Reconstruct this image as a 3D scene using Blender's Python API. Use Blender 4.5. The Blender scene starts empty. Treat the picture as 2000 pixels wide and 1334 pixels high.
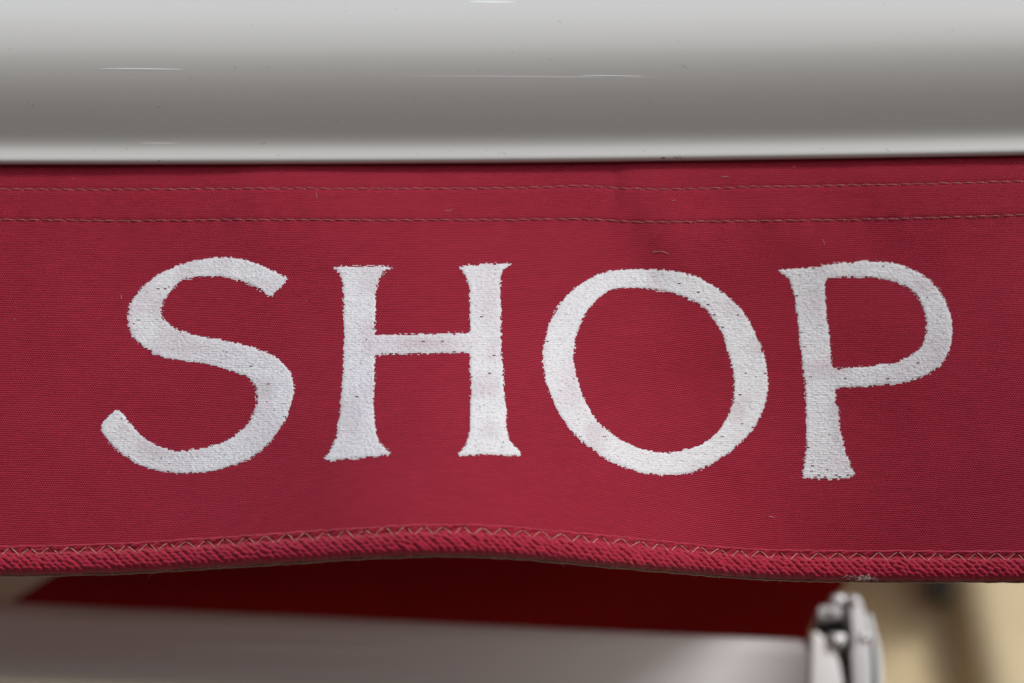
import bpy, math, random
import numpy as np
from mathutils import Vector

random.seed(7)
rng = np.random.default_rng(7)
C = bpy.context.scene.collection
scene = bpy.context.scene
R = math.radians

# ------------------------------------------------------------------ camera, sky, sun, exposure
PITCH = R(22.0)
DIST = 1.04                       # metres from the lens to the middle of the valance
FPX = 85.0 / 36.0 * 2000.0        # focal length in photo pixels
CAM = (0.0, -DIST * math.cos(PITCH), -DIST * math.sin(PITCH))

cam_d = bpy.data.cameras.new('camera')
cam = bpy.data.objects.new('camera', cam_d)
C.objects.link(cam)
cam.location = CAM
cam.rotation_euler = (R(90) + PITCH, 0, 0)
cam_d.lens = 85
cam_d.sensor_width = 36
cam_d.clip_end = 500
cam_d.clip_start = 0.05
cam_d.dof.use_dof = True
cam_d.dof.focus_distance = DIST - 0.004
cam_d.dof.aperture_fstop = 3.9
cam_d.dof.aperture_blades = 9
scene.camera = cam

SUN_EL, SUN_AZ = R(38), R(138)     # azimuth clockwise from +Y
world = bpy.data.worlds.new('World')
scene.world = world
world.use_nodes = True
wn = world.node_tree
bg = wn.nodes['Background']
sky = wn.nodes.new('ShaderNodeTexSky')
sky.sky_type = 'NISHITA'
sky.sun_disc = False
sky.sun_elevation = SUN_EL
sky.sun_rotation = SUN_AZ
sky.air_density = 1.0
sky.dust_density = 1.8
sky.ozone_density = 1.0
wn.links.new(sky.outputs['Color'], bg.inputs['Color'])
bg.inputs['Strength'].default_value = 0.115

sun_d = bpy.data.lights.new('sun', 'SUN')
sun_d.energy = 1.7
sun_d.angle = R(10)
sun_d.color = (1.0, 0.98, 0.955)
sun = bpy.data.objects.new('sun', sun_d)
C.objects.link(sun)
sdir = Vector((math.sin(SUN_AZ) * math.cos(SUN_EL), math.cos(SUN_AZ) * math.cos(SUN_EL), math.sin(SUN_EL)))
sun.rotation_euler = sdir.to_track_quat('Z', 'Y').to_euler()
sun.location = (3, -4, 5)

vs = scene.view_settings
vs.view_transform = 'Standard'
vs.look = 'None'
vs.gamma = 1
vs.exposure = 0.2
vs.use_curve_mapping = False
scene.cycles.use_denoising = True
scene.cycles.max_bounces = 10

# ------------------------------------------------------------------ helpers
SINP, COSP = math.sin(PITCH), math.cos(PITCH)

def at(px, py, Y=0.0):
    """point of the plane y=Y seen at photo pixel (px, py); scalars or arrays"""
    a = (np.asarray(px, float) - 1000.0) / FPX
    b = (667.0 - np.asarray(py, float)) / FPX
    dx, dy, dz = a, COSP - b * SINP, SINP + b * COSP
    t = (Y - CAM[1]) / dy
    return CAM[0] + t * dx, CAM[1] + t * dy, CAM[2] + t * dz

def curve(pts):
    xs = np.array([p[0] for p in pts], float)
    ys = np.array([p[1] for p in pts], float)
    n = len(xs)
    h = np.diff(xs); d = np.diff(ys) / h
    m = np.zeros(n)
    m[1:-1] = (d[:-1] * h[1:] + d[1:] * h[:-1]) / (h[1:] + h[:-1])
    m[0], m[-1] = d[0], d[-1]
    def f(x):
        x = np.asarray(x, float)
        i = np.clip(np.searchsorted(xs, x) - 1, 0, n - 2)
        t = (x - xs[i]) / h[i]
        xin = np.clip(t, 0, 1)
        t2, t3 = xin ** 2, xin ** 3
        v = (2*t3 - 3*t2 + 1) * ys[i] + (t3 - 2*t2 + xin) * h[i] * m[i] + (-2*t3 + 3*t2) * ys[i+1] + (t3 - t2) * h[i] * m[i+1]
        v = v + np.where(t > 1, (t - 1) * h[i] * m[i+1], 0) + np.where(t < 0, t * h[i] * m[i], 0)
        return v
    return f

def hash2(i, j, s=0):
    v = np.sin(i * 127.1 + j * 311.7 + s * 74.7) * 43758.5453
    return v - np.floor(v)

def vnoise(x, y, s=0):
    i, j = np.floor(x), np.floor(y)
    u, v = x - i, y - j
    u, v = u*u*(3-2*u), v*v*(3-2*v)
    a, b = hash2(i, j, s), hash2(i+1, j, s)
    c, d = hash2(i, j+1, s), hash2(i+1, j+1, s)
    return (a*(1-u) + b*u)*(1-v) + (c*(1-u) + d*u)*v

def mesh_np(name, verts, faces, mat, parent=None, smooth=True):
    """verts (n,3), faces (m,4)"""
    verts = np.ascontiguousarray(verts, np.float32)
    faces = np.ascontiguousarray(faces, np.int32)
    me = bpy.data.meshes.new(name)
    me.vertices.add(len(verts)); me.vertices.foreach_set('co', verts.ravel())
    k = faces.shape[1]
    me.loops.add(faces.size); me.loops.foreach_set('vertex_index', faces.ravel())
    me.polygons.add(len(faces))
    me.polygons.foreach_set('loop_start', np.arange(0, faces.size, k, dtype=np.int32))
    me.polygons.foreach_set('loop_total', np.full(len(faces), k, np.int32))
    me.update(calc_edges=True)
    me.validate()
    me.polygons.foreach_set('use_smooth', np.full(len(me.polygons), smooth))
    me.materials.append(mat)
    o = bpy.data.objects.new(name, me)
    C.objects.link(o)
    if parent: o.parent = parent
    return o

def mesh_py(name, verts, faces, mat, parent=None, smooth=False, bevel=0.0, seg=3):
    me = bpy.data.meshes.new(name)
    me.from_pydata([tuple(map(float, v)) for v in verts], [], faces)
    me.update()
    for p in me.polygons: p.use_smooth = smooth
    me.materials.append(mat)
    o = bpy.data.objects.new(name, me)
    C.objects.link(o)
    if parent: o.parent = parent
    if bevel:
        b = o.modifiers.new('bevel', 'BEVEL'); b.width = bevel; b.segments = seg; b.limit_method = 'ANGLE'
        for p in me.polygons: p.use_smooth = True
        b.harden_normals = False
    return o

def grid_faces(nr, nc, wrap=False, flip=False):
    i, j = np.meshgrid(np.arange(nr - 1), np.arange(nc if wrap else nc - 1), indexing='ij')
    j2 = (j + 1) % nc
    f = np.stack([i*nc + j, i*nc + j2, (i+1)*nc + j2, (i+1)*nc + j], -1).reshape(-1, 4)
    return f[:, ::-1] if flip else f

class Tubes:
    def __init__(s): s.v, s.f, s.n = [], [], 0
    def add(s, pts, r, k=6):
        pts = np.asarray(pts, float)
        n = len(pts)
        rr = np.broadcast_to(np.asarray(r, float), (n,))
        tan = np.gradient(pts, axis=0)
        tan /= np.linalg.norm(tan, axis=1)[:, None] + 1e-12
        ref = np.array([0.0, 1.0, 0.0]) if abs(tan[:, 1]).max() < 0.9 else np.array([1.0, 0.0, 0.0])
        a = np.cross(tan, ref); a /= np.linalg.norm(a, axis=1)[:, None] + 1e-12
        b = np.cross(tan, a)
        th = np.arange(k) / k * 2 * math.pi
        ring = pts[:, None, :] + rr[:, None, None] * (np.cos(th)[None, :, None] * a[:, None, :] + np.sin(th)[None, :, None] * b[:, None, :])
        s.v.append(ring.reshape(-1, 3))
        s.f.append(grid_faces(n, k, True) + s.n)
        s.n += n * k
    def build(s, name, mat, parent=None):
        return mesh_np(name, np.concatenate(s.v), np.concatenate(s.f), mat, parent)

def empty(name, loc=(0, 0, 0)):
    o = bpy.data.objects.new(name, None)
    o.empty_display_size = 0.05
    o.location = loc
    C.objects.link(o)
    return o

def tag(o, label=None, cat=None, kind=None, group=None):
    if label: o['label'] = label
    if cat: o['category'] = cat
    if kind: o['kind'] = kind
    if group: o['group'] = group
    return o

# ------------------------------------------------------------------ materials
class M:
    def __init__(s, name):
        s.m = bpy.data.materials.new(name)
        s.m.use_nodes = True
        s.t = s.m.node_tree
        s.b = s.t.nodes['Principled BSDF']
        s.out = s.t.nodes['Material Output']
    def n(s, kind, **kw):
        nd = s.t.nodes.new(kind)
        for k, v in kw.items(): setattr(nd, k, v)
        return nd
    def l(s, a, b): s.t.links.new(a, b)
    def coord(s, scale=(1, 1, 1)):
        tc = s.n('ShaderNodeTexCoord'); mp = s.n('ShaderNodeMapping')
        mp.inputs['Scale'].default_value = scale
        s.l(tc.outputs['Object'], mp.inputs['Vector'])
        return mp.outputs['Vector']
    def noise(s, scale=(1, 1, 1), detail=2, rough=0.5, sc=1.0):
        nd = s.n('ShaderNodeTexNoise')
        nd.inputs['Scale'].default_value = sc
        nd.inputs['Detail'].default_value = detail
        nd.inputs['Roughness'].default_value = rough
        s.l(s.coord(scale), nd.inputs['Vector'])
        return nd.outputs['Fac']
    def ramp(s, fac, stops):
        nd = s.n('ShaderNodeValToRGB')
        el = nd.color_ramp.elements
        while len(el) < len(stops): el.new(0.5)
        for e, (p, c) in zip(el, stops):
            e.position = p
            e.color = (c[0], c[1], c[2], 1) if not isinstance(c, (int, float)) else (c, c, c, 1)
        s.l(fac, nd.inputs['Fac'])
        return nd.outputs['Color']
    def mix(s, fac, a, b, mode='MIX'):
        nd = s.n('ShaderNodeMix', data_type='RGBA', blend_type=mode)
        for v, idx in ((fac, 0), (a, 6), (b, 7)):
            if isinstance(v, (int, float)): nd.inputs[idx].default_value = v
            elif isinstance(v, tuple): nd.inputs[idx].default_value = (v[0], v[1], v[2], 1)
            else: s.l(v, nd.inputs[idx])
        return nd.outputs[2]
    def math(s, op, a, b=0.0, c=None):
        nd = s.n('ShaderNodeMath', operation=op)
        for v, i in ((a, 0), (b, 1), (c, 2)):
            if v is None: continue
            if isinstance(v, (int, float)): nd.inputs[i].default_value = v
            else: s.l(v, nd.inputs[i])
        return nd.outputs[0]
    def bump(s, h, dist, strength=1.0):
        nd = s.n('ShaderNodeBump')
        nd.inputs['Strength'].default_value = strength
        nd.inputs['Distance'].default_value = dist
        s.l(h, nd.inputs['Height'])
        s.l(nd.outputs['Normal'], s.b.inputs['Normal'])
        return nd
    def set(s, **kw):
        for k, v in kw.items():
            i = s.b.inputs[k.replace('_', ' ')]
            if isinstance(v, tuple): i.default_value = (v[0], v[1], v[2], 1)
            elif isinstance(v, (int, float)): i.default_value = v
            else: s.l(v, i)
        return s

TH = 0.00082                        # thread pitch of the cloth in metres

def weave_height(m):
    """plain weave: weft ribs that rise and fall between the warp threads"""
    tc = m.n('ShaderNodeTexCoord')
    wob = m.n('ShaderNodeTexNoise'); wob.inputs['Scale'].default_value = 60.0; wob.inputs['Detail'].default_value = 1
    m.l(tc.outputs['Object'], wob.inputs['Vector'])
    sep = m.n('ShaderNodeSeparateXYZ'); m.l(tc.outputs['Object'], sep.inputs[0])
    w = m.math('MULTIPLY_ADD', wob.outputs['Fac'], 0.0012, -0.0006)
    z = m.math('ADD', sep.outputs['Z'], w)
    x = m.math('ADD', sep.outputs['X'], w)
    zr = m.math('DIVIDE', z, TH)
    row = m.math('FLOOR', zr)
    par = m.math('MULTIPLY', m.math('FRACT', m.math('MULTIPLY', row, 0.5)), 2 * math.pi)   # 0 or pi
    vert = m.math('SINE', m.math('MULTIPLY', m.math('FRACT', zr), math.pi))                # rib profile
    hor = m.math('SINE', m.math('ADD', m.math('MULTIPLY', x, math.pi / (TH * 0.62)), par))
    h = m.math('MULTIPLY', vert, m.math('MULTIPLY_ADD', hor, 0.32, 0.68))
    return h, row

def mat_canvas(name, base, translucent=0.0, spec=0.18):
    m = M(name)
    h, row = weave_height(m)
    slub = m.noise((160, 160, 1100), 2, 0.6)
    fade = m.noise((7, 7, 12), 5, 0.65)
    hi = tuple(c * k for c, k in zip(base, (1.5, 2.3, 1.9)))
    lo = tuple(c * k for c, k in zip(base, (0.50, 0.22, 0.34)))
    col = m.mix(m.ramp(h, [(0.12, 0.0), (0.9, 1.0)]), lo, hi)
    col = m.mix(m.ramp(slub, [(0.35, 0.0), (0.7, 0.6)]), col, tuple(c * 0.66 for c in base))
    col = m.mix(m.ramp(fade, [(0.40, 0.0), (0.72, 0.32)]), col, tuple(min(1, c * k) for c, k in zip(base, (1.2, 1.9, 1.7))))
    # specks of lint and dirt
    vo = m.n('ShaderNodeTexVoronoi'); vo.inputs['Scale'].default_value = 55
    m.l(m.coord((1, 0.0001, 1)), vo.inputs['Vector'])
    lint = m.ramp(vo.outputs['Distance'], [(0.014, 1.0), (0.03, 0.0)])
    col = m.mix(m.math('MULTIPLY', lint, 0.35), col, (0.5, 0.3, 0.28))
    m.set(Base_Color=col, Roughness=0.85)
    m.set(**{'Specular_IOR_Level': spec, 'Sheen_Weight': spec * 0.25, 'Sheen_Roughness': 0.5})
    m.bump(h, 0.00026, 1.0)
    if translucent:
        tr = m.n('ShaderNodeBsdfTranslucent'); tr.inputs['Color'].default_value = (0.4, 0.008, 0.008, 1)
        mx = m.n('ShaderNodeMixShader'); mx.inputs[0].default_value = translucent
        m.l(m.b.outputs[0], mx.inputs[1]); m.l(tr.outputs[0], mx.inputs[2])
        m.l(mx.outputs[0], m.out.inputs['Surface'])
    return m.m

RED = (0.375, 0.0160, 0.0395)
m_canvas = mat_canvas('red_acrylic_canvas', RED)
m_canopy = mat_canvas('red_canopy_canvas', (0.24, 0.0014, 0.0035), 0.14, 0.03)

def mat_braid():
    m = M('red_wool_braid')
    fib = m.noise((1500, 1500, 1500), 3, 0.7)
    big = m.noise((220, 220, 220), 2, 0.5)
    col = m.ramp(fib, [(0.3, (0.23, 0.006, 0.020)), (0.72, (0.44, 0.022, 0.055))])
    col = m.mix(m.ramp(big, [(0.45, 0.0), (0.75, 0.35)]), col, (0.30, 0.018, 0.035))
    m.set(Base_Color=col, Roughness=0.95)
    m.set(**{'Specular_IOR_Level': 0.15, 'Sheen_Weight': 0.2, 'Sheen_Roughness': 0.5})
    m.bump(fib, 0.00025, 0.7)
    return m.m
m_braid = mat_braid()

def mat_thread(name, a, b):
    m = M(name)
    m.set(Base_Color=m.ramp(m.noise((900, 900, 900), 2), [(0.3, a), (0.7, b)]), Roughness=0.45)
    m.set(**{'Specular_IOR_Level': 0.5})
    return m.m
m_seam = mat_thread('dusty_pink_thread', (0.34, 0.115, 0.115), (0.56, 0.27, 0.26))
m_zig = mat_thread('pale_gold_thread', (0.52, 0.24, 0.17), (0.78, 0.50, 0.38))
m_fuzz = mat_thread('grey_brown_fibre', (0.16, 0.09, 0.075), (0.30, 0.20, 0.17))
m_fluff = mat_thread('pale_lint', (0.4, 0.36, 0.33), (0.6, 0.56, 0.52))
m_back = mat_thread('brown_backing_tape', (0.10, 0.022, 0.022), (0.17, 0.05, 0.045))

def mat_paint():
    m = M('white_brushed_paint')
    at_ = m.n('ShaderNodeAttribute', attribute_name='thin_coat')
    stroke = m.noise((300, 300, 900), 2, 0.6)
    pit = m.noise((900, 900, 1300), 2, 0.6)
    grain = m.noise((1700, 1700, 2400), 2, 0.6)
    thin = m.math('MULTIPLY', at_.outputs['Fac'], m.math('MULTIPLY_ADD', grain, 1.2, 0.3))
    col = m.mix(thin, (0.80, 0.80, 0.82), (0.56, 0.44, 0.49))
    col = m.mix(m.ramp(stroke, [(0.45, 0.0), (0.75, 0.35)]), col, (0.60, 0.57, 0.60))
    col = m.mix(m.ramp(pit, [(0.30, 0.75), (0.43, 0.0)]), col, (0.40, 0.34, 0.37))
    m.set(Base_Color=col, Roughness=0.75)
    m.set(**{'Specular_IOR_Level': 0.35})
    return m.m
m_paint = mat_paint()

def mat_white_metal(name, base, rough=0.3, dirt=True):
    m = M(name)
    film = m.noise((2.5, 12, 12), 3, 0.5)
    col = m.mix(m.ramp(film, [(0.45, 0.0), (0.75, 0.07)]), base, tuple(c * k for c, k in zip(base, (0.86, 0.84, 0.80))))
    if dirt:
        vo = m.n('ShaderNodeTexVoronoi'); vo.inputs['Scale'].default_value = 46
        m.l(m.coord((1, 0.0001, 1)), vo.inputs['Vector'])
        sp = m.ramp(vo.outputs['Distance'], [(0.010, 1.0), (0.024, 0.0)])
        gate = m.ramp(m.noise((30, 30, 30), 1), [(0.42, 0.0), (0.52, 1.0)])
        col = m.mix(m.math('MULTIPLY', m.math('MULTIPLY', sp, gate), 0.7), col, (0.12, 0.10, 0.09))
        # hair-thin scuffs
        sc = m.noise((420, 60, 60), 2, 0.7)
        sc2 = m.noise((60, 300, 420), 3, 0.75)
        k = m.math('MULTIPLY', m.ramp(sc2, [(0.70, 0.0), (0.76, 1.0)]), m.ramp(sc, [(0.55, 0.0), (0.6, 1.0)]))
        col = m.mix(m.math('MULTIPLY', k, 0.35), col, (0.3, 0.28, 0.27))
        grime = m.noise((4, 30, 30), 3, 0.6)
        col = m.mix(m.ramp(grime, [(0.5, 0.0), (0.8, 0.10)]), col, (0.45, 0.40, 0.36))
    m.set(Base_Color=col, Roughness=m.math('MULTIPLY_ADD', film, 0.12, rough - 0.05))
    m.set(**{'Specular_IOR_Level': 0.5})
    return m.m
m_bar = mat_white_metal('white_powder_coat', (0.595, 0.59, 0.562), 0.24)
m_glint = mat_white_metal('painted_glint_white', (0.85, 0.85, 0.85), 0.15, False)  # brighter white, used only for painted glints and highlights
m_hinge = mat_white_metal('grey_white_hinge_coat', (0.60, 0.61, 0.62), 0.34, False)
m_arm = mat_white_metal('white_arm_coat', (0.78, 0.785, 0.79), 0.3, False)

def mat_simple(name, col, rough=0.5, metal=0.0, var=0.15, scale=60):
    m = M(name)
    f = m.noise((scale,) * 3, 3)
    m.set(Base_Color=m.ramp(f, [(0.3, tuple(c * (1 - var) for c in col)), (0.7, tuple(min(1, c * (1 + var)) for c in col))]), Roughness=rough, Metallic=metal)
    return m.m
m_cast = mat_simple('cast_aluminium', (0.62, 0.62, 0.63), 0.38, 0.85)
m_black = mat_simple('black_nylon_and_gaps', (0.02, 0.02, 0.02), 0.5)

def mat_render(name, col):
    m = M(name)
    f = m.noise((3, 3, 3), 5, 0.65)
    g = m.noise((90, 90, 90), 3, 0.6)
    c = m.ramp(f, [(0.3, tuple(k * 0.88 for k in col)), (0.7, tuple(min(1, k * 1.08) for k in col))])
    m.set(Base_Color=c, Roughness=0.9)
    m.bump(g, 0.003, 0.5)
    return m.m
m_wall = mat_render('cream_render', (0.80, 0.67, 0.42))
m_ground = mat_render('grey_paving', (0.115, 0.093, 0.08))

# ------------------------------------------------------------------ setting: ground and the shop wall behind
def box(x0, x1, y0, y1, z0, z1):
    v = [(x, y, z) for x in (x0, x1) for y in (y0, y1) for z in (z0, z1)]
    f = [(0, 1, 3, 2), (4, 6, 7, 5), (0, 4, 5, 1), (2, 3, 7, 6), (0, 2, 6, 4), (1, 5, 7, 3)]
    return v, f

GZ = -2.35
g = mesh_py('ground', [(-40, -60, GZ), (40, -60, GZ), (40, 40, GZ), (-40, 40, GZ)], [(0, 1, 2, 3)], m_ground)
tag(g, kind='structure')

WY = 1.6
v, f = box(-6, 6, WY, WY + 0.3, GZ, 2.6)
w = mesh_py('wall', v, f, m_wall)
tag(w, 'cream rendered shop wall, blurred and partly in shade behind the awning', 'wall')

# raked pillar that stands out from the wall on the right
def quad_prism(front, depth):
    v = [tuple(p) for p in front] + [(p[0] + 0.0, p[1] + depth, p[2]) for p in front]
    return v, [(0, 1, 2, 3), (7, 6, 5, 4), (0, 4, 5, 1), (1, 5, 6, 2), (2, 6, 7, 3), (3, 7, 4, 0)]
PY = WY - 0.06
a0 = at(1868, 1140, PY); a1 = at(1908, 1334, PY)
sl = (a0[0] - a1[0]) / (a0[2] - a1[2])
def px_at(z): return a0[0] + sl * (z - a0[2])
zt, zb = 0.75, -1.6
fr = [(px_at(zb), PY, zb), (px_at(zb) + 0.6, PY, zb), (px_at(zt) + 0.6, PY, zt), (px_at(zt), PY, zt)]
v, f = quad_prism(fr, WY - PY + 0.02)
p = mesh_py('pillar', v, f, m_wall, bevel=0.05, seg=8)
hx, hy, hz = [float(c) for c in at(1838, 1148, WY - 0.03)]
v, f = box(hx - 0.009, hx + 0.009, WY - 0.045, WY - 0.001, hz - 0.012, hz + 0.03)
hk = mesh_py('wall_clip', v, f, m_black, bevel=0.004)
tag(hk, 'small dark clip fixed to the wall in the corner beside the cream pillar', 'wall clip')
tag(p, 'pale cream pillar standing out from the wall at the far right', 'pillar')

# ------------------------------------------------------------------ front bar
edge = curve([(-600, 317), (0, 318), (500, 317.3), (1000, 314.5), (1500, 308), (2000, 299.5), (2500, 289)])
# how far the skin of the bar faces up (+) or down (-), degrees, by height in the photo; integrated into a section
tilt = curve([(-110, 58), (-60, 52), (0, 35), (20, 22), (45, 8), (70, -3), (100, -15), (130, -25), (160, -32), (200, -38), (240, -41), (258, -41), (268, -37),
              (278, -27), (288, -12), (297, 0), (303, 1), (308, -18), (312, -48), (314.5, -66)])
pr = np.concatenate([np.arange(-110, 256, 4.0), np.arange(256, 314.6, 1.5)])
tm = np.radians(tilt((pr[1:] + pr[:-1]) / 2))
dY = -np.sin(tm) * np.diff(pr) * DIST / FPX / np.cos(tm + PITCH)
py_ = np.concatenate([[0], np.cumsum(dY)])
py_ += -0.0042 - py_[-1]
_, yy, zz = at(np.full_like(pr, 1000.0), pr, py_)
z_lip = zz[-1]
# underside with the slot that holds the valance, then the back and the top
BY = yy[0] + 0.03
tail = [(-0.0036, z_lip - 0.0002), (-0.0016, z_lip + 0.0002), (-0.0014, z_lip + 0.012), (0.0024, z_lip + 0.012), (0.0026, z_lip + 0.0002),
        (BY - 0.006, z_lip + 0.001), (BY, z_lip + 0.008), (BY, zz[0] - 0.004), (BY - 0.006, zz[0] + 0.004), (yy[0] + 0.012, zz[0] + 0.004)]
yy = np.concatenate([yy, [t[0] for t in tail]]); zz = np.concatenate([zz, [t[1] for t in tail]])
print('bar back at', BY, 'top', zz[0], 'lip', z_lip)
xs_px = np.concatenate([np.linspace(-9000, -600, 43), np.linspace(-560, 2120, 135)])
X = (xs_px - 1000.0) * DIST / FPX
off = -(edge(xs_px) - 314.5) * DIST / FPX / COSP
n = len(yy)
V = np.stack([np.broadcast_to(X[:, None], (len(X), n)), np.broadcast_to(yy[None], (len(X), n)), zz[None] + off[:, None]], -1).reshape(-1, 3)
F = grid_faces(len(X), n, True)
bar_root = empty('awning_bar', (0, 0, 0.09))
tag(bar_root, 'glossy white rounded metal front bar across the top, above the red cloth', 'awning bar')
def child(o, root):
    o.parent = root
    o.matrix_parent_inverse = root.matrix_world.inverted() if False else __import__('mathutils').Matrix.Translation(-Vector(root.location))
    return o
bar = child(mesh_np('bar_profile', V, F, m_bar), bar_root)

# ------------------------------------------------------------------ valance
seam1 = curve([(-400, 369), (0, 370), (250, 370), (500, 368), (750, 368.5), (1000, 367.5), (1165, 364.5), (1205, 367.3), (1500, 364.5), (1750, 360.5), (2000, 354), (2400, 342)])
seam2 = curve([(-400, 427), (0, 429), (250, 431), (500, 429), (750, 430), (1000, 429.5), (1165, 429), (1205, 431.8), (1400, 432.5), (1500, 431.5), (1750, 427.5), (2000, 420), (2400, 407)])
btop = curve([(-400, 1072), (0, 1067), (140, 1064), (350, 1054.5), (520, 1043), (700, 1030.5), (825, 1024), (900, 1024), (1000, 1029), (1175, 1044.5), (1350, 1062), (1475, 1072), (1560, 1075), (1700, 1075), (2000, 1076.5), (2400, 1074)])
bbot = curve([(-400, 1119), (0, 1123), (140, 1121.5), (250, 1118), (400, 1109.5), (600, 1096.5), (750, 1087.5), (870, 1084.5), (1000, 1089), (1100, 1097.5), (1200, 1107), (1300, 1115.5), (1400, 1124), (1500, 1130), (1600, 1133.5), (1750, 1135), (2000, 1135), (2400, 1131)])

def G(x, y, cx, cy, sx, sy, ang=0.0):
    c, s = math.cos(R(ang)), math.sin(R(ang))
    u = (x - cx) * c + (y - cy) * s
    w = -(x - cx) * s + (y - cy) * c
    return np.exp(-(u / sx) ** 2 - (w / sy) ** 2)

def ripple(x, y):
    """how far the cloth stands out towards the street, metres"""
    x = np.asarray(x, float); y = np.asarray(y, float)
    d = np.clip((y - 330.0) / 760.0, 0, 1.2)                 # free towards the hem
    lean = curve([(-9000, -0.020), (-200, -0.020), (300, -0.012), (850, 0.0), (1150, -0.013), (1400, -0.034), (1550, -0.041), (1700, -0.041), (1850, -0.035), (2000, -0.025), (2300, 0.0)])
    h = d * (lean(np.clip(x, -9000, 2300)) + (1128.0 - bbot(np.clip(x, -300, 2300))) * DIST / FPX / SINP * 0.8 + 0.0010 * np.sin((x + 90) / 415 * math.pi))
    def fold(x0, y0, sk, A, w, tail, sy):
        u = x - (x0 + sk * (y - y0))
        return A / (1 + np.exp(-u / w)) * np.exp(-np.clip(u, 0, None) ** 2 / tail ** 2) * np.exp(-((y - y0) / sy) ** 2)
    h = h + fold(1268, 470, 0.42, 0.0042, 22, 280, 110)       # soft creases below the upper seams
    h = h + fold(1500, 450, 0.5, 0.0020, 22, 180, 95)
    h = h + fold(1725, 420, 0.5, 0.0016, 22, 200, 90)
    h = h + fold(470, 420, -0.2, 0.0018, 22, 240, 90)
    h = h + fold(1235, 640, -0.9, 0.0020, 30, 260, 120)
    h = h - 0.0007 * G(x, y, 1200, 368, 14, 60, 8)
    h = h + 0.0008 * (vnoise(x / 170, y / 230, 3) - 0.5) + 0.0003 * (vnoise(x / 60, y / 75, 5) - 0.5)
    s1, s2 = seam1(x), seam2(x)
    h = h - 0.00028 * np.exp(-((y - s1) / 4.0) ** 2) - 0.00030 * np.exp(-((y - s2) / 4.0) ** 2)
    h = h + 0.0005 / (1 + np.exp((y - s2 - 2) / 2.0))          # the hem is folded double above the lower seam
    # puckers along the seams
    h = h + 0.00016 * np.sin(x / 25.0 * 2 * math.pi / 2) * np.exp(-((y - s2) / 14.0) ** 2)
    return h

def cloth(px, py, lift=0.0):
    h = ripple(px, py)
    x, y, z = at(px, py, -h)
    return np.stack([x, -h - lift, z], -1)

val_root = empty('valance', (0, 0, 0.09))
tag(val_root, 'red canvas valance with the white hand painted word SHOP, hanging from the white bar', 'valance')

cx = np.concatenate([np.arange(-9000, -1000, 40.0), np.arange(-1000, 2087, 7.0)])
t_all = []
def rows_at(x):
    e, s1, s2, b = edge(x) - 26, seam1(x), seam2(x), btop(x) + 16
    near = [-12, -8, -6, -4, -2, 0, 2, 4, 6, 8, 12]
    rows = [e + (s1 - 12 - e) * k / 6 for k in range(6)]
    rows += [s1 + q for q in near]
    rows += [s1 + 12 + (s2 - s1 - 24) * k / 6 for k in range(1, 6)]
    rows += [s2 + q for q in near]
    rows += [s2 + 12 + (b - s2 - 12) * k / 90 for k in range(1, 91)]
    return np.array(rows)                                     # (rows, cols)
RW = rows_at(cx)
CX = np.broadcast_to(cx, RW.shape)
Vc = cloth(CX, RW)
cl = child(mesh_np('cloth', Vc.reshape(-1, 3), grid_faces(*RW.shape, flip=True), m_canvas), val_root)
so = cl.modifiers.new('thickness', 'SOLIDIFY'); so.thickness = 0.0005; so.offset = -1

# two rows of machine stitching
def stitches(sf, name, label):
    t = Tubes()
    x = -1000.0
    while x < 2055:
        L = 25.0 + random.uniform(-1.6, 1.6)
        q = np.linspace(x + 0.8, x + L - 1.2, 7)
        k = np.linspace(0, 1, 7)
        dy = random.uniform(-0.5, 0.5)
        rows = sf(q) + dy + (k - 0.5) * random.uniform(0.2, 2.0)
        lift = 0.00075 * np.sin(k * math.pi) ** 0.7 - 0.0003
        P = cloth(q, rows); P[:, 1] -= lift
        t.add(P, 0.00012 + 0.00004 * np.sin(k * math.pi), 6)
        # the needle hole end: a short twist of thread going down
        P2 = cloth(np.array([x + L - 1.6, x + L + 0.2, x + L + 1.2]), sf(x + L) + dy + np.array([0.6, 1.8, 2.6]))
        P2[:, 1] -= np.array([0.0003, 0.0002, -0.0002])
        t.add(P2, 0.00013, 5)
        x += L
    o = child(t.build(name, m_seam), val_root)
    o['label'] = label
    return o
stitches(seam1, 'seam_stitching', 'upper row of dusty pink stitches')
stitches(seam2, 'seam_stitching', 'lower row of dusty pink stitches')

# ------------------------------------------------------------------ painted letters
def zoomed(pts, ox, oy, s): return np.array([(ox + a / s, oy + b / s) for a, b in pts])
S_ = zoomed([(1115,185),(1050,150),(960,110),(880,80),(800,62),(720,62),(640,70),(560,85),(480,110),(400,145),(330,190),(270,240),(225,300),(203,360),(196,430),(210,490),(250,545),(310,595),(380,632),(460,648),(560,660),(650,672),(740,695),(820,722),(880,750),(910,785),(925,830),(928,880),(915,940),(890,990),(850,1040),(800,1080),(730,1115),(650,1140),(560,1155),(480,1158),(400,1142),(330,1110),(270,1065),(225,1015),(190,970),(160,930),(140,925),(110,945),(70,985),(50,1010),(50,1045),(75,1090),(110,1135),(160,1180),(220,1220),(290,1255),(370,1278),(460,1290),(550,1290),(640,1285),(720,1270),(800,1248),(880,1215),(950,1170),(1010,1110),(1060,1050),(1100,980),(1130,900),(1148,820),(1145,770),(1125,710),(1085,660),(1030,620),(960,590),(880,565),(800,545),(720,530),(640,517),(560,500),(490,475),(440,445),(405,405),(392,370),(405,330),(430,285),(465,240),(520,200),(590,182),(680,177),(760,180),(830,198),(900,225),(950,255),(985,285),(1005,293),(1040,270),(1080,230)], 180, 480, 2.9)
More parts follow.
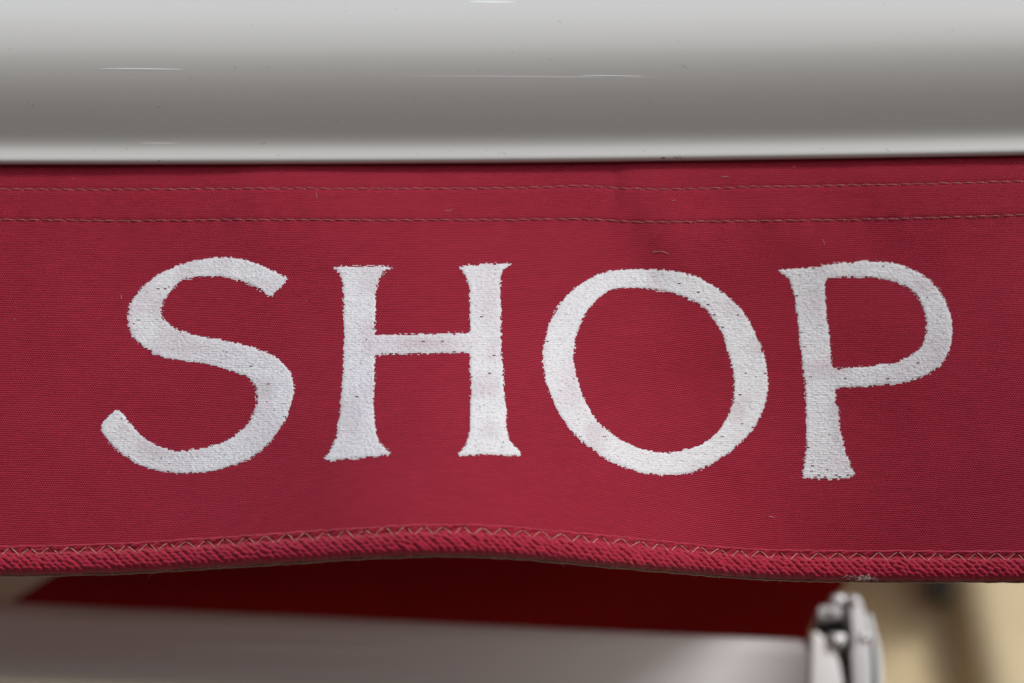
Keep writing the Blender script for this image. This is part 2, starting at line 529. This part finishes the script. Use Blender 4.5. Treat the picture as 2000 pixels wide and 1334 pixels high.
H_ = zoomed([(135,118),(200,108),(300,110),(400,112),(488,118),(470,130),(440,145),(415,180),(403,230),(393,280),(392,400),(388,500),(392,504),(500,503),(650,498),(800,493),(912,490),(917,484),(918,400),(920,300),(912,220),(895,170),(870,135),(845,115),(900,108),(1000,102),(1100,97),(1170,95),(1150,115),(1115,140),(1100,170),(1097,230),(1100,400),(1102,550),(1108,650),(1115,800),(1130,930),(1132,1030),(1145,1090),(1170,1130),(1215,1170),(1215,1195),(1100,1188),(1000,1185),(920,1190),(850,1190),(858,1170),(890,1140),(910,1080),(918,1030),(922,930),(920,800),(920,650),(918,612),(912,608),(800,608),(650,613),(500,617),(393,620),(387,625),(385,750),(382,900),(383,1000),(392,1060),(415,1115),(450,1150),(480,1180),(450,1190),(380,1200),(280,1207),(180,1215),(120,1222),(80,1205),(110,1185),(140,1130),(165,1070),(180,980),(190,850),(200,700),(205,550),(203,400),(200,250),(195,190),(180,155),(155,133)], 600, 480, 2.9)
Oo = zoomed([(460,76),(600,72),(720,76),(830,88),(930,115),(1020,160),(1100,215),(1170,285),(1230,370),(1280,460),(1315,560),(1335,660),(1338,750),(1325,830),(1290,920),(1240,1000),(1170,1070),(1090,1135),(1010,1190),(920,1225),(820,1243),(720,1243),(620,1230),(530,1205),(450,1170),(370,1125),(290,1065),(220,1000),(150,900),(100,790),(65,690),(55,590),(62,490),(85,400),(120,320),(170,245),(235,180),(300,135),(370,100)], 1040, 500, 2.9)
Oi = zoomed([(470,187),(560,180),(650,188),(750,205),(840,225),(920,262),(985,310),(1040,380),(1080,455),(1105,540),(1125,620),(1138,700),(1135,800),(1110,890),(1075,960),(1020,1025),(950,1070),(870,1095),(780,1110),(700,1110),(620,1092),(560,1070),(490,1035),(420,980),(360,920),(310,845),(270,750),(245,650),(237,560),(245,470),(270,390),(310,315),(370,245),(420,205)], 1040, 500, 2.9)
Po = zoomed([(62,103),(130,100),(240,92),(340,78),(430,62),(540,57),(650,57),(740,68),(820,95),(900,140),(970,205),(1015,280),(1045,360),(1053,440),(1045,520),(1020,590),(970,650),(910,690),(820,722),(720,742),(600,752),(500,757),(412,764),(405,772),(410,830),(425,920),(435,1000),(455,1090),(480,1160),(518,1245),(460,1268),(380,1270),(300,1268),(212,1260),(215,1220),(230,1150),(238,1050),(238,950),(235,830),(225,720),(212,600),(200,480),(190,380),(175,280),(160,210),(145,165),(110,130)], 1490, 490, 2.8375)
Pi = zoomed([(345,160),(430,152),(530,148),(620,152),(720,165),(790,198),(845,245),(885,310),(905,390),(905,460),(885,520),(840,570),(780,600),(700,622),(600,637),(500,645),(388,650),(378,580),(375,500),(360,400),(352,300),(350,220)], 1490, 490, 2.8375)

def chaikin(p):
    a = p; b = np.roll(p, -1, 0)
    return np.stack([a * 0.8 + b * 0.2, a * 0.2 + b * 0.8], 1).reshape(-1, 2)

def sdist(gx, gy, poly):
    d = np.full(gx.shape, 1e9); ins = np.zeros(gx.shape, bool)
    for a, b in zip(poly, np.roll(poly, -1, 0)):
        e = b - a
        t = np.clip(((gx - a[0]) * e[0] + (gy - a[1]) * e[1]) / (e @ e + 1e-12), 0, 1)
        d = np.minimum(d, (gx - a[0] - t * e[0]) ** 2 + (gy - a[1] - t * e[1]) ** 2)
        c = (a[1] > gy) != (b[1] > gy)
        with np.errstate(divide='ignore', invalid='ignore'):
            xi = (b[0] - a[0]) * (gy - a[1]) / (b[1] - a[1]) + a[0]
        ins ^= c & (gx < xi)
    return np.sqrt(d) * np.where(ins, 1, -1)

def letter(outer, inner, label):
    st = 1.2
    lo = outer.min(0) - 9; hi = outer.max(0) + 9
    ax = np.arange(lo[0], hi[0], st); ay = np.arange(lo[1], hi[1], st)
    gx, gy = np.meshgrid(ax, ay)
    sd = sdist(gx, gy, chaikin(outer))
    if inner is not None: sd = np.minimum(sd, -sdist(gx, gy, chaikin(inner)))
    xw, _, zw = at(gx, gy, 0.0)
    row = np.floor(zw / TH)
    cu = xw / (TH * 1.24) + (row % 2) * 0.5
    cell = np.floor(cu)
    hv = np.sin((zw / TH - row) * math.pi)
    hu = np.sin((cu - cell) * math.pi)
    bumps = hv * (0.35 + 0.65 * hu)                          # crown of each thread
    rc = hash2(cell, row, 1)
    rough_edge = (rc - 0.5) * 5.2 + (bumps - 0.5) * 3.2 + (vnoise(gx / 26, gy / 26, 9) - 0.5) * 2.0 + (vnoise(gx / 7, gy / 6, 2) - 0.5) * 1.6
    dry = vnoise(gx / 40, gy / 40, 11)                       # where the brush ran dry
    field = sd + rough_edge * (0.35 + 0.95 * dry)
    pit = (hash2(cell, row, 4) > 0.995 - 0.02 * dry) & (bumps < 0.10)
    keep_v = (field > 0) & ~pit
    kq = keep_v[:-1, :-1] & keep_v[1:, :-1] & keep_v[:-1, 1:] & keep_v[1:, 1:]
    nr, nc = gx.shape
    f = grid_faces(nr, nc, flip=True)[kq.ravel()]
    body = np.clip(sd / 5.0, 0.15, 1.0)
    lift = 0.00004 + body * (0.00018 * bumps + 0.00022 * rc * hv + 0.00008 * vnoise(gx / 3, gy / 3, 6))
    Vx = cloth(gx, gy); Vx[..., 1] -= lift
    Vx = Vx.reshape(-1, 3)
    used, inv = np.unique(f, return_inverse=True)
    o = child(mesh_np('painted_letter', Vx[used], inv.reshape(-1, 4), m_paint), val_root)
    o['label'] = label
    # how thinly the brush left the paint
    thin = 0.42 * np.clip((dry - 0.45) * 2.2, 0, 1) + 0.6 * np.exp(-((sd - 0.5) / 3.0) ** 2) * vnoise(gx / 18, gy / 18, 14)
    for (tx_, ty_, ta, tb, k) in ((830, 672, 85, 20, 0.95), (300, 872, 42, 30, 0.8), (690, 810, 22, 45, 0.5), (955, 590, 26, 60, 0.45), (1830, 690, 30, 60, 0.55), (1120, 760, 30, 50, 0.4), (420, 690, 60, 26, 0.35), (1590, 590, 22, 50, 0.4)):
        thin = np.maximum(thin, 0.8 * k * np.exp(-((gx - tx_) / ta) ** 2 - ((gy - ty_) / tb) ** 2))
    at_ = o.data.attributes.new('thin_coat', 'FLOAT', 'POINT')
    at_.data.foreach_set('value', np.ascontiguousarray(thin.ravel()[used], np.float32))
    return o
letter(S_, None, 'white hand painted letter S')
letter(H_, None, 'white hand painted letter H')
letter(Oo, Oi, 'white hand painted letter O')
letter(Po, Pi, 'white hand painted letter P')

# ------------------------------------------------------------------ braid sewn along the hem
st = 1.25
bx = np.concatenate([np.arange(-9000, -420, 30.0), np.arange(-420, 2090, st)])
NV = 74
bv = np.linspace(0, 1, NV)
base_prof = curve([(-0.02, 0.0), (0.0, 0.0002), (0.06, 0.0013), (0.16, 0.0012), (0.28, 0.0010), (0.36, 0.0018), (0.46, 0.0025), (0.60, 0.0030), (0.76, 0.0031), (0.88, 0.0027), (0.96, 0.0014), (1.0, -0.0004)])
BX, BV = np.meshgrid(bx, bv)
wob = 1.6 * (vnoise(BX / 60, BX * 0, 21) - 0.5)
top = btop(BX) + wob * 0.8 + 1.6 * (vnoise(BX / 11, BX * 0, 25) - 0.5); bot = bbot(BX) + 2.0 * (vnoise(BX / 9, BX * 0, 22) - 0.5) - 1
Hpx = bot - top
BR = top + Hpx * BV
# plaited yarns: slanting lumps in staggered rows
def lumps(u, w, a, b, ang, pu, pw, seed):
    """max over neighbouring ellipsoids laid out in a brick pattern; u, w in px"""
    out = np.zeros_like(u)
    r0 = np.floor(w / pw)
    c, s = math.cos(R(ang)), math.sin(R(ang))
    for dr in (-1, 0, 1):
        rr = r0 + dr
        sh = (rr % 2) * 0.5 * pu
        c0 = np.floor((u - sh) / pu)
        for dc in (-1, 0, 1):
            cc = c0 + dc
            jx = (hash2(cc, rr, seed) - 0.5) * pu * 0.36
            jy = (hash2(cc, rr, seed + 1) - 0.5) * pw * 0.45
            du = u - (sh + (cc + 0.5) * pu + jx); dw = w - ((rr + 0.5) * pw + jy)
            p_ = du * c + dw * s; q_ = -du * s + dw * c
            am = 0.8 + 0.4 * hash2(cc, rr, seed + 2)
            out = np.maximum(out, am * np.sqrt(np.clip(1 - (p_ / a) ** 2 - (q_ / b) ** 2, 0, 1)))
    return out
W = BV * Hpx
main = lumps(BX, W, 8.6, 4.9, 22, 14.5, 7.4, 31)
lip = lumps(BX, W, 15.0, 4.2, -14, 22.0, 6.5, 41)
wmix = 1 / (1 + np.exp(-(BV - 0.32) / 0.03))
disp = 0.00105 * main * wmix + 0.0007 * lip * (1 - wmix)
disp = disp * np.clip((1.03 - BV) / 0.1, 0.3, 1) + 0.00015 * (vnoise(BX / 2.6, W / 2.2, 51) - 0.5)
# the zigzag thread pulls the lip in
ZP = 38.5
zt_ = np.abs(((BX / ZP) % 1.0) * 2 - 1)                       # 1 at valleys, 0 at peaks
zrow = btop(BX) + 8.0 + zt_ * 13.0
pull = np.exp(-((BR - zrow) / 3.0) ** 2) * (BV < 0.5)
disp = disp - 0.0005 * pull
Bx, _, Bz = at(BX, BR, -ripple(BX, np.minimum(BR, btop(BX) + 12)))
By = -ripple(BX, np.minimum(BR, btop(BX) + 12)) - base_prof(BV) - disp
# close the back of the braid
back = np.stack([Bx[-1] , By[-1] * 0 - ripple(BX[-1], btop(BX[-1]) + 12) + 0.0022, Bz[-1] + 0.0012], -1)
back2 = np.stack([Bx[0], -ripple(BX[0], btop(BX[0])) + 0.0018, Bz[0] - 0.001], -1)
VB = np.concatenate([np.stack([Bx, By, Bz], -1), back[None], back2[None]], 0)
braid = child(mesh_np('braid_trim', VB.reshape(-1, 3), grid_faces(NV + 2, len(bx), flip=True), m_braid), val_root)
def gchild(o): o.parent = braid; o.matrix_parent_inverse = __import__('mathutils').Matrix.Identity(4); return o

# zigzag thread
def on_braid(px, row, lift):
    v_ = (row - btop(px)) / (bbot(px) - btop(px))
    x, _, z = at(px, row, -ripple(px, np.minimum(row, btop(px) + 12)))
    y = -ripple(px, np.minimum(row, btop(px) + 12)) - base_prof(v_) - lift
    return np.stack([x, y, z], -1)
t = Tubes()
k0, k1 = int(-1000 / ZP), int(2085 / ZP)
for k in range(k0, k1):
    xp = k * ZP + ZP * 0.5 + random.uniform(-1.5, 1.5)
    pk = random.uniform(6.5, 9.0)
    dp = random.uniform(19.0, 22.5)
    for sgn in (-1, 1):
        q = np.linspace(0, 1, 8)
        gap = random.choice([0.5, 1.5, 2.5, 4.0])
        px = xp + sgn * (gap + (ZP * 0.5 - gap - 1.5) * q)
        rows = btop(px) + pk + (dp - pk) * q ** 1.15
        lift = 0.00075 + 0.00045 * np.sin(q * math.pi) - 0.0004 * (q > 0.93)
        t.add(on_braid(px, rows, lift - random.choice([0, 0, 0.0002, 0.0004, 0.0007])), 0.000105 + 0.00004 * np.sin(q * math.pi), 6)
z = gchild(t.build('zigzag_stitching', m_zig))

# brown backing tape that peeks out below, loose fibres and a tuft of lint
tx = np.concatenate([np.arange(-9000, -420, 30.0), np.arange(-420, 2089, 3.0)])
prof_t = [(-8, 0.0004), (-1.0, 0.0004), (1.4, 0.0008), (2.2, 0.0016), (1.4, 0.0024), (-8, 0.0028)]
TV = []
for r_, y_ in prof_t:
    rows = bbot(tx) + r_ - 1.0 + 1.8 * (vnoise(tx / 14, tx * 0, 61) - 0.5) * (r_ > 0)
    x_, _, z_ = at(tx, rows, -ripple(tx, btop(tx) + 12))
    TV.append(np.stack([x_, y_ - ripple(tx, btop(tx) + 12), z_], -1))
TV = np.array(TV)
gchild(mesh_np('backing_tape', TV.reshape(-1, 3), grid_faces(len(prof_t), len(tx), True if False else False, True), m_back))
t = Tubes()
for i in range(620):
    px0 = random.uniform(-200, 2080)
    r0 = float(bbot(px0)) + random.uniform(-6, 2)
    L = random.choice([5, 7, 9, 12]) * random.uniform(0.6, 1.2)
    if random.random() < 0.006: L = random.uniform(14, 24)
    a = R(random.gauss(80, 38)); cur = random.uniform(-1.4, 1.4)
    q = np.linspace(0, 1, 7)
    px = px0 + L * np.cumsum(np.cos(a + cur * q)) / 7
    rw = r0 + L * np.cumsum(np.sin(a + cur * q)) / 7 * 0.8
    x_, _, z_ = at(px, rw, -ripple(px, btop(px) + 12))
    y_ = -float(ripple(px0, btop(px0) + 12)) - 0.0012 + random.uniform(-0.0012, 0.002) * q
    t.add(np.stack([x_, y_, z_], -1), 0.00005 * (1 - 0.5 * q), 4)
fz = gchild(t.build('loose_fibres', m_fuzz)); fz['kind'] = 'stuff'
t = Tubes()
for i in range(46):
    px0 = random.gauss(1688, 13); r0 = random.gauss(1134.5, 2.4)
    a = R(random.uniform(-60, 60)); cur = random.uniform(-3, 3)
    q = np.linspace(0, 1, 7); L = random.uniform(6, 16)
    px = px0 + L * (np.cumsum(np.cos(a + cur * q)) / 7 - 0.5); rw = r0 + L * np.cumsum(np.sin(a + cur * q)) / 7 * 0.6
    x_, _, z_ = at(px, rw, -ripple(px, btop(px) + 12))
    t.add(np.stack([x_, -0.0035 - 0.001 * np.sin(q * 3) - float(ripple(px0, 1090)), z_], -1), 0.00006, 4)
o = gchild(t.build('lint_tuft', m_fluff)); o['label'] = 'pale tuft of lint caught under the braid'

# a few loose hairs lying on the cloth
for (x0, y0, L, a, cur) in ((1271, 494, 36, -16, 0.7), (1407, 346, 16, -4, 0.2), (868, 411, 16, 20, -0.9), (617, 376, 10, 70, 0.5), (1310, 392, 10, 20, -1.0), (1605, 468, 12, 45, 0.6), (1500, 1010, 12, -20, 1.0), (236, 575, 9, 75, 0.3)):
    t = Tubes()
    q = np.linspace(0, 1, 9)
    px = x0 + L * np.cumsum(np.cos(R(a) + cur * q)) / 9; rw = y0 + L * np.cumsum(np.sin(R(a) + cur * q)) / 9
    t.add(cloth(px, rw, 0.0004), 0.00007, 5)
    child(t.build('lint_hair', m_fluff), val_root)

# ------------------------------------------------------------------ canopy cloth behind the valance
prof_c = curve([(0.0, 0.14), (0.10, 0.115), (0.2, 0.085), (0.32, 0.045), (0.42, 0.008), (0.52, -0.012), (0.62, 0.015), (0.76, 0.13), (1.0, 0.25), (1.2, 0.33), (1.58, 0.46)])
cy = np.concatenate([np.linspace(0.112, 0.3, 12), np.linspace(0.315, 0.7, 36), np.linspace(0.74, 1.58, 24)])
Rx = at(np.array([1650.0, 1596.0]), np.array([1135.0, 1222.0]), 0.43)[0]
Lx = at(np.array([122.0, -30.0]), np.array([1128.0, 1172.0]), 0.42)[0]
u = np.linspace(0, 1, 120)
CY, CU = np.meshgrid(cy, u, indexing='ij')
xl = np.interp(CY, [0.112, 0.34, 0.40, 0.442, 0.6, 1.58], [Lx[0] + 0.16, Lx[0] + 0.10, Lx[0], Lx[1], Lx[1] + 0.05, Lx[1] + 0.1])
xr = np.interp(CY, [0.112, 0.40, 0.455, 0.76, 1.0, 1.58], [Rx[0] + 0.004, Rx[0], Rx[1], Rx[1], 0.30, 0.58])
CXx = xl + (xr - xl) * CU
CZ = prof_c(CY) - 0.006 * np.sin(CU * math.pi) * np.exp(-((CY - 0.45) / 0.2) ** 2) + 0.004 * (vnoise(CU * 6 + 9, CY * 6, 71) - 0.5)
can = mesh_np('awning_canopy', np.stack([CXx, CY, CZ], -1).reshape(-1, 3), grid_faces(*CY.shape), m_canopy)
# unseen sheet of cloth, added to keep light off the arm and wall at left
ty = np.linspace(0.113, 1.545, 30); tu = np.linspace(-2.1, Lx[0] + 0.25, 40)
TY, TU = np.meshgrid(ty, tu, indexing='ij')
TZ = 0.135 + 0.235 * (TY - 0.112) + 0.003 * (vnoise(TU * 5 + 40, TY * 4, 73) - 0.5)
shade_sheet = mesh_np('awning_canopy', np.stack([TU, TY, TZ], -1).reshape(-1, 3), grid_faces(*TY.shape), m_canopy)
so = shade_sheet.modifiers.new('thickness', 'SOLIDIFY'); so.thickness = 0.0006; so.offset = 0
tag(shade_sheet, 'unseen red sheet added above the far left to shade the arm and wall', 'awning cloth')
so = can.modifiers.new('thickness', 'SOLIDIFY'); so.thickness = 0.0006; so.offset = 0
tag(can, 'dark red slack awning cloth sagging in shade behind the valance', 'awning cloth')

# ------------------------------------------------------------------ folding arm with its hinge
arm_root = empty('folding_arm', at(800, 1260, 0.38))
tag(arm_root, 'blurred white metal folding arm with a hinge end, below the dark red cloth', 'awning arm')
AY = 0.36
def arm_section(px, top, bot, yf):
    """rounded box section of the arm tube at a pixel column, front face at y=yf"""
    x, _, zt = at(px, top, yf); _, _, zb = at(px, bot, yf)
    h = float(zt - zb); d = 0.036; r = h * 0.30
    pts = []
    for (cy_, cz_, a0_) in ((yf + r, zt - r, 90), (yf + r, zb + r, 180), (yf + d - r * 0.8, zb + r, 270), (yf + d - r * 0.8, zt - r, 0)):
        for k in range(7):
            a = R(a0_ + 15 * k)
            pts.append((float(x), float(cy_ + r * math.cos(a)), float(cz_ + r * math.sin(a))))
    return pts
secs = [arm_section(px, tp, bt, yf) for px, tp, bt, yf in ((-500, 1143, 1300, 0.36), (0, 1165, 1322, 0.36), (600, 1193, 1343, 0.36), (1100, 1218, 1370, 0.36), (1400, 1232, 1386, 0.36), (1606, 1241, 1397, 0.36))]
va = np.array(secs)
ns, kk = va.shape[0], va.shape[1]
fa = [tuple(q) for q in grid_faces(ns, kk, True)] + [tuple(range(kk)), tuple(range((ns - 1) * kk, ns * kk))[::-1]]
fa = [tuple(int(i) for i in q) for q in fa]
o = child(mesh_py('arm_tube', va.reshape(-1, 3), fa, m_arm, smooth=True), arm_root)
for pl in o.data.polygons:
    if len(pl.vertices) > 4: pl.use_smooth = False

def px_prism(name, outline, y0, y1, mat, bevel=0.0015, label=None):
    """a plate whose front outline is given in pixels at depth y0"""
    fr_ = [tuple(float(c) for c in at(a, b, y0)) for a, b in outline]
    n_ = len(fr_)
    v_ = fr_ + [(p_[0], y1, p_[2]) for p_ in fr_]
    f_ = [tuple(range(n_)), tuple(range(2 * n_ - 1, n_ - 1, -1))] + [(i, i + n_, (i + 1) % n_ + n_, (i + 1) % n_) for i in range(n_)]
    o = child(mesh_py(name, v_, f_, mat, bevel=bevel), arm_root)
    me = o.data
    import bmesh
    bm = bmesh.new(); bm.from_mesh(me); bmesh.ops.recalc_face_normals(bm, faces=bm.faces); bm.to_mesh(me); bm.free()
    if label: o['label'] = label
    return o
px_prism('hinge_plate', [(1652, 1172), (1657, 1163), (1667, 1160), (1678, 1164), (1684, 1175), (1690, 1200), (1699, 1245), (1703, 1300), (1706, 1420), (1668, 1420), (1664, 1320), (1660, 1250), (1655, 1205)], 0.352, 0.392, m_hinge, 0.0016)
px_prism('hinge_plate', [(1692, 1195), (1703, 1200), (1709, 1222), (1720, 1262), (1725, 1310), (1728, 1420), (1708, 1420), (1705, 1300), (1700, 1240)], 0.366, 0.40, m_hinge, 0.002)
px_prism('hinge_cap', [(1622, 1163), (1630, 1159), (1652, 1160), (1652, 1181), (1620, 1181)], 0.362, 0.395, m_cast, 0.002)
px_prism('hinge_pin', [(1598, 1188), (1604, 1183), (1652, 1184), (1654, 1206), (1604, 1207), (1598, 1203)], 0.356, 0.385, m_hinge, 0.002)
px_prism('bushing', [(1596, 1207), (1652, 1207), (1655, 1234), (1606, 1234), (1598, 1226)], 0.364, 0.39, m_black, 0.002)
px_prism('hinge_knuckle', [(1612, 1240), (1622, 1234), (1656, 1232), (1660, 1262), (1640, 1266), (1622, 1258)], 0.354, 0.39, m_cast, 0.003)
px_prism('end_flange', [(1584, 1236), (1594, 1230), (1606, 1240), (1624, 1262), (1640, 1290), (1648, 1330), (1650, 1420), (1580, 1420)], 0.3575, 0.392, m_arm, 0.003)
px_prism('dark_gap', [(1644, 1268), (1658, 1264), (1663, 1320), (1667, 1420), (1652, 1420), (1650, 1320)], 0.360, 0.386, m_black, 0.001)  # black strip standing in for the shade in a hinge gap
def dome(name, px, py, y0, rpx, mat):
    c = [float(q) for q in at(px, py, y0)]
    r = rpx * (y0 - CAM[1]) / FPX
    v_, n_ = [], 16
    for k, (rr, dd) in enumerate(((1.0, 0.004), (1.0, 0.0), (0.85, -0.35 * r), (0.5, -0.6 * r), (0.12, -0.68 * r))):
        for q in range(n_):
            a = 2 * math.pi * q / n_
            v_.append((c[0] + r * rr * math.cos(a), c[1] + dd, c[2] + r * rr * math.sin(a)))
    f_ = [tuple(int(i) for i in q) for q in grid_faces(5, n_, True)] + [tuple(range(4 * n_, 5 * n_))]
    return child(mesh_py(name, v_, f_, mat, smooth=True), arm_root)
dome('bolt', 1668, 1174, 0.351, 9, m_cast)
dome('bolt', 1688, 1246, 0.352, 11, m_cast)
dome('bolt', 1634, 1250, 0.353, 8, m_cast)
dome('bolt', 1622, 1196, 0.355, 6, m_black)

# ------------------------------------------------------------------ glints on the bar, painted as thin raised white slivers
def on_bar(px, row):
    rc_ = row - (edge(px) - 314.5)
    return np.stack([(px - 1000.0) * DIST / FPX, np.interp(rc_, pr, py_), np.interp(rc_, pr, zz[:len(pr)]) - (edge(px) - 314.5) * DIST / FPX / COSP], -1)
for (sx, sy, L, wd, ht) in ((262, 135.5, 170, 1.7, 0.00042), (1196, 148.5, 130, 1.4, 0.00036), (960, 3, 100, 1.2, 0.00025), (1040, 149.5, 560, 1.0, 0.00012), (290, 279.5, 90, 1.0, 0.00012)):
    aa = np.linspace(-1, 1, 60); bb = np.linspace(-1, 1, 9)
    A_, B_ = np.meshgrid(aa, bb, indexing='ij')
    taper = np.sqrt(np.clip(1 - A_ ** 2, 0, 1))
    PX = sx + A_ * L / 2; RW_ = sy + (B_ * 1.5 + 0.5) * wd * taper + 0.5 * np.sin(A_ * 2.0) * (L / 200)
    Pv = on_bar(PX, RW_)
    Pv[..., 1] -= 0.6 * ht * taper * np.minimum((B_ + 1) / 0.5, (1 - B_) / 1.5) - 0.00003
    q = child(mesh_np('painted_glint', Pv.reshape(-1, 3), grid_faces(60, 9), m_glint), bar_root)
px_prism('dark_gap', [(1702, 1246), (1708, 1244), (1713, 1300), (1716, 1420), (1708, 1420), (1706, 1300)], 0.3645, 0.386, m_black, 0.0006)  # two more black strips painted in for shaded gaps of the hinge
px_prism('dark_gap', [(1656, 1183), (1661, 1183), (1668, 1262), (1664, 1264)], 0.3505, 0.356, m_black, 0.0004)

# highlight streak along the arm, painted as a pale raised sliver
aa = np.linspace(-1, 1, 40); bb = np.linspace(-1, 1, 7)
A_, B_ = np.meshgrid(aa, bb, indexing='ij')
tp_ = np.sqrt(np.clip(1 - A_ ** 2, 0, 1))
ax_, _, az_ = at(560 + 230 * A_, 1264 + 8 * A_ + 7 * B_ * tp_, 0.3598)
child(mesh_np('painted_highlight', np.stack([ax_, 0.3598 - 0.002 * tp_ * np.minimum((B_ + 1) / 0.6, (1 - B_) / 1.4), az_], -1).reshape(-1, 3), grid_faces(40, 7), m_glint), arm_root)

# specks of dirt on the bar, too many and too small to count
t_v, t_f, n0 = [], [], 0
for i in range(120):
    px0, rw0 = random.uniform(-300, 2100), random.uniform(-20, 312)
    if random.random() < 0.25: rw0 = random.uniform(285, 312)
    a_, b_ = random.choice([0.5, 0.7, 0.9, 1.3]), random.choice([0.4, 0.5, 0.8])
    if random.random() < 0.12: a_, b_ = random.uniform(3, 7), 0.35
    th_ = np.arange(7) / 7 * 2 * math.pi; r_ = random.uniform(-1.2, 1.2)
    ox = a_ * np.cos(th_) * math.cos(r_) - b_ * np.sin(th_) * math.sin(r_); oy = a_ * np.cos(th_) * math.sin(r_) + b_ * np.sin(th_) * math.cos(r_)
    ring = on_bar(px0 + ox, rw0 + oy); ring[:, 1] -= 0.00003
    cen = on_bar(np.array([px0]), np.array([rw0])); cen[:, 1] -= 0.00009
    t_v.append(np.concatenate([ring, cen])); t_f.append(np.array([(n0 + k, n0 + (k + 1) % 7, n0 + 7) for k in range(7)])); n0 += 8
for (px0, rw0, a_, b_) in ((1303, 308.5, 6, 1.6), (1330, 307.5, 3, 1.3), (1338, 307.8, 2.5, 1.2), (449, 132, 1.3, 1.3), (294, 314.0, 2.0, 1.2)):
    th_ = np.arange(7) / 7 * 2 * math.pi
    ring = on_bar(px0 + a_ * np.cos(th_) * (0.8 + 0.4 * np.sin(th_ * 3)), rw0 + b_ * np.sin(th_)); ring[:, 1] -= 0.00005
    cen = on_bar(np.array([px0]), np.array([rw0])); cen[:, 1] -= 0.00015
    t_v.append(np.concatenate([ring, cen])); t_f.append(np.array([(n0 + k, n0 + (k + 1) % 7, n0 + 7) for k in range(7)])); n0 += 8
m_dirt = mat_simple('dark_dirt', (0.13, 0.11, 0.10), 0.9)
sp_ = child(mesh_np('dirt_specks', np.concatenate(t_v), np.concatenate(t_f), m_dirt), bar_root)
sp_['kind'] = 'stuff'
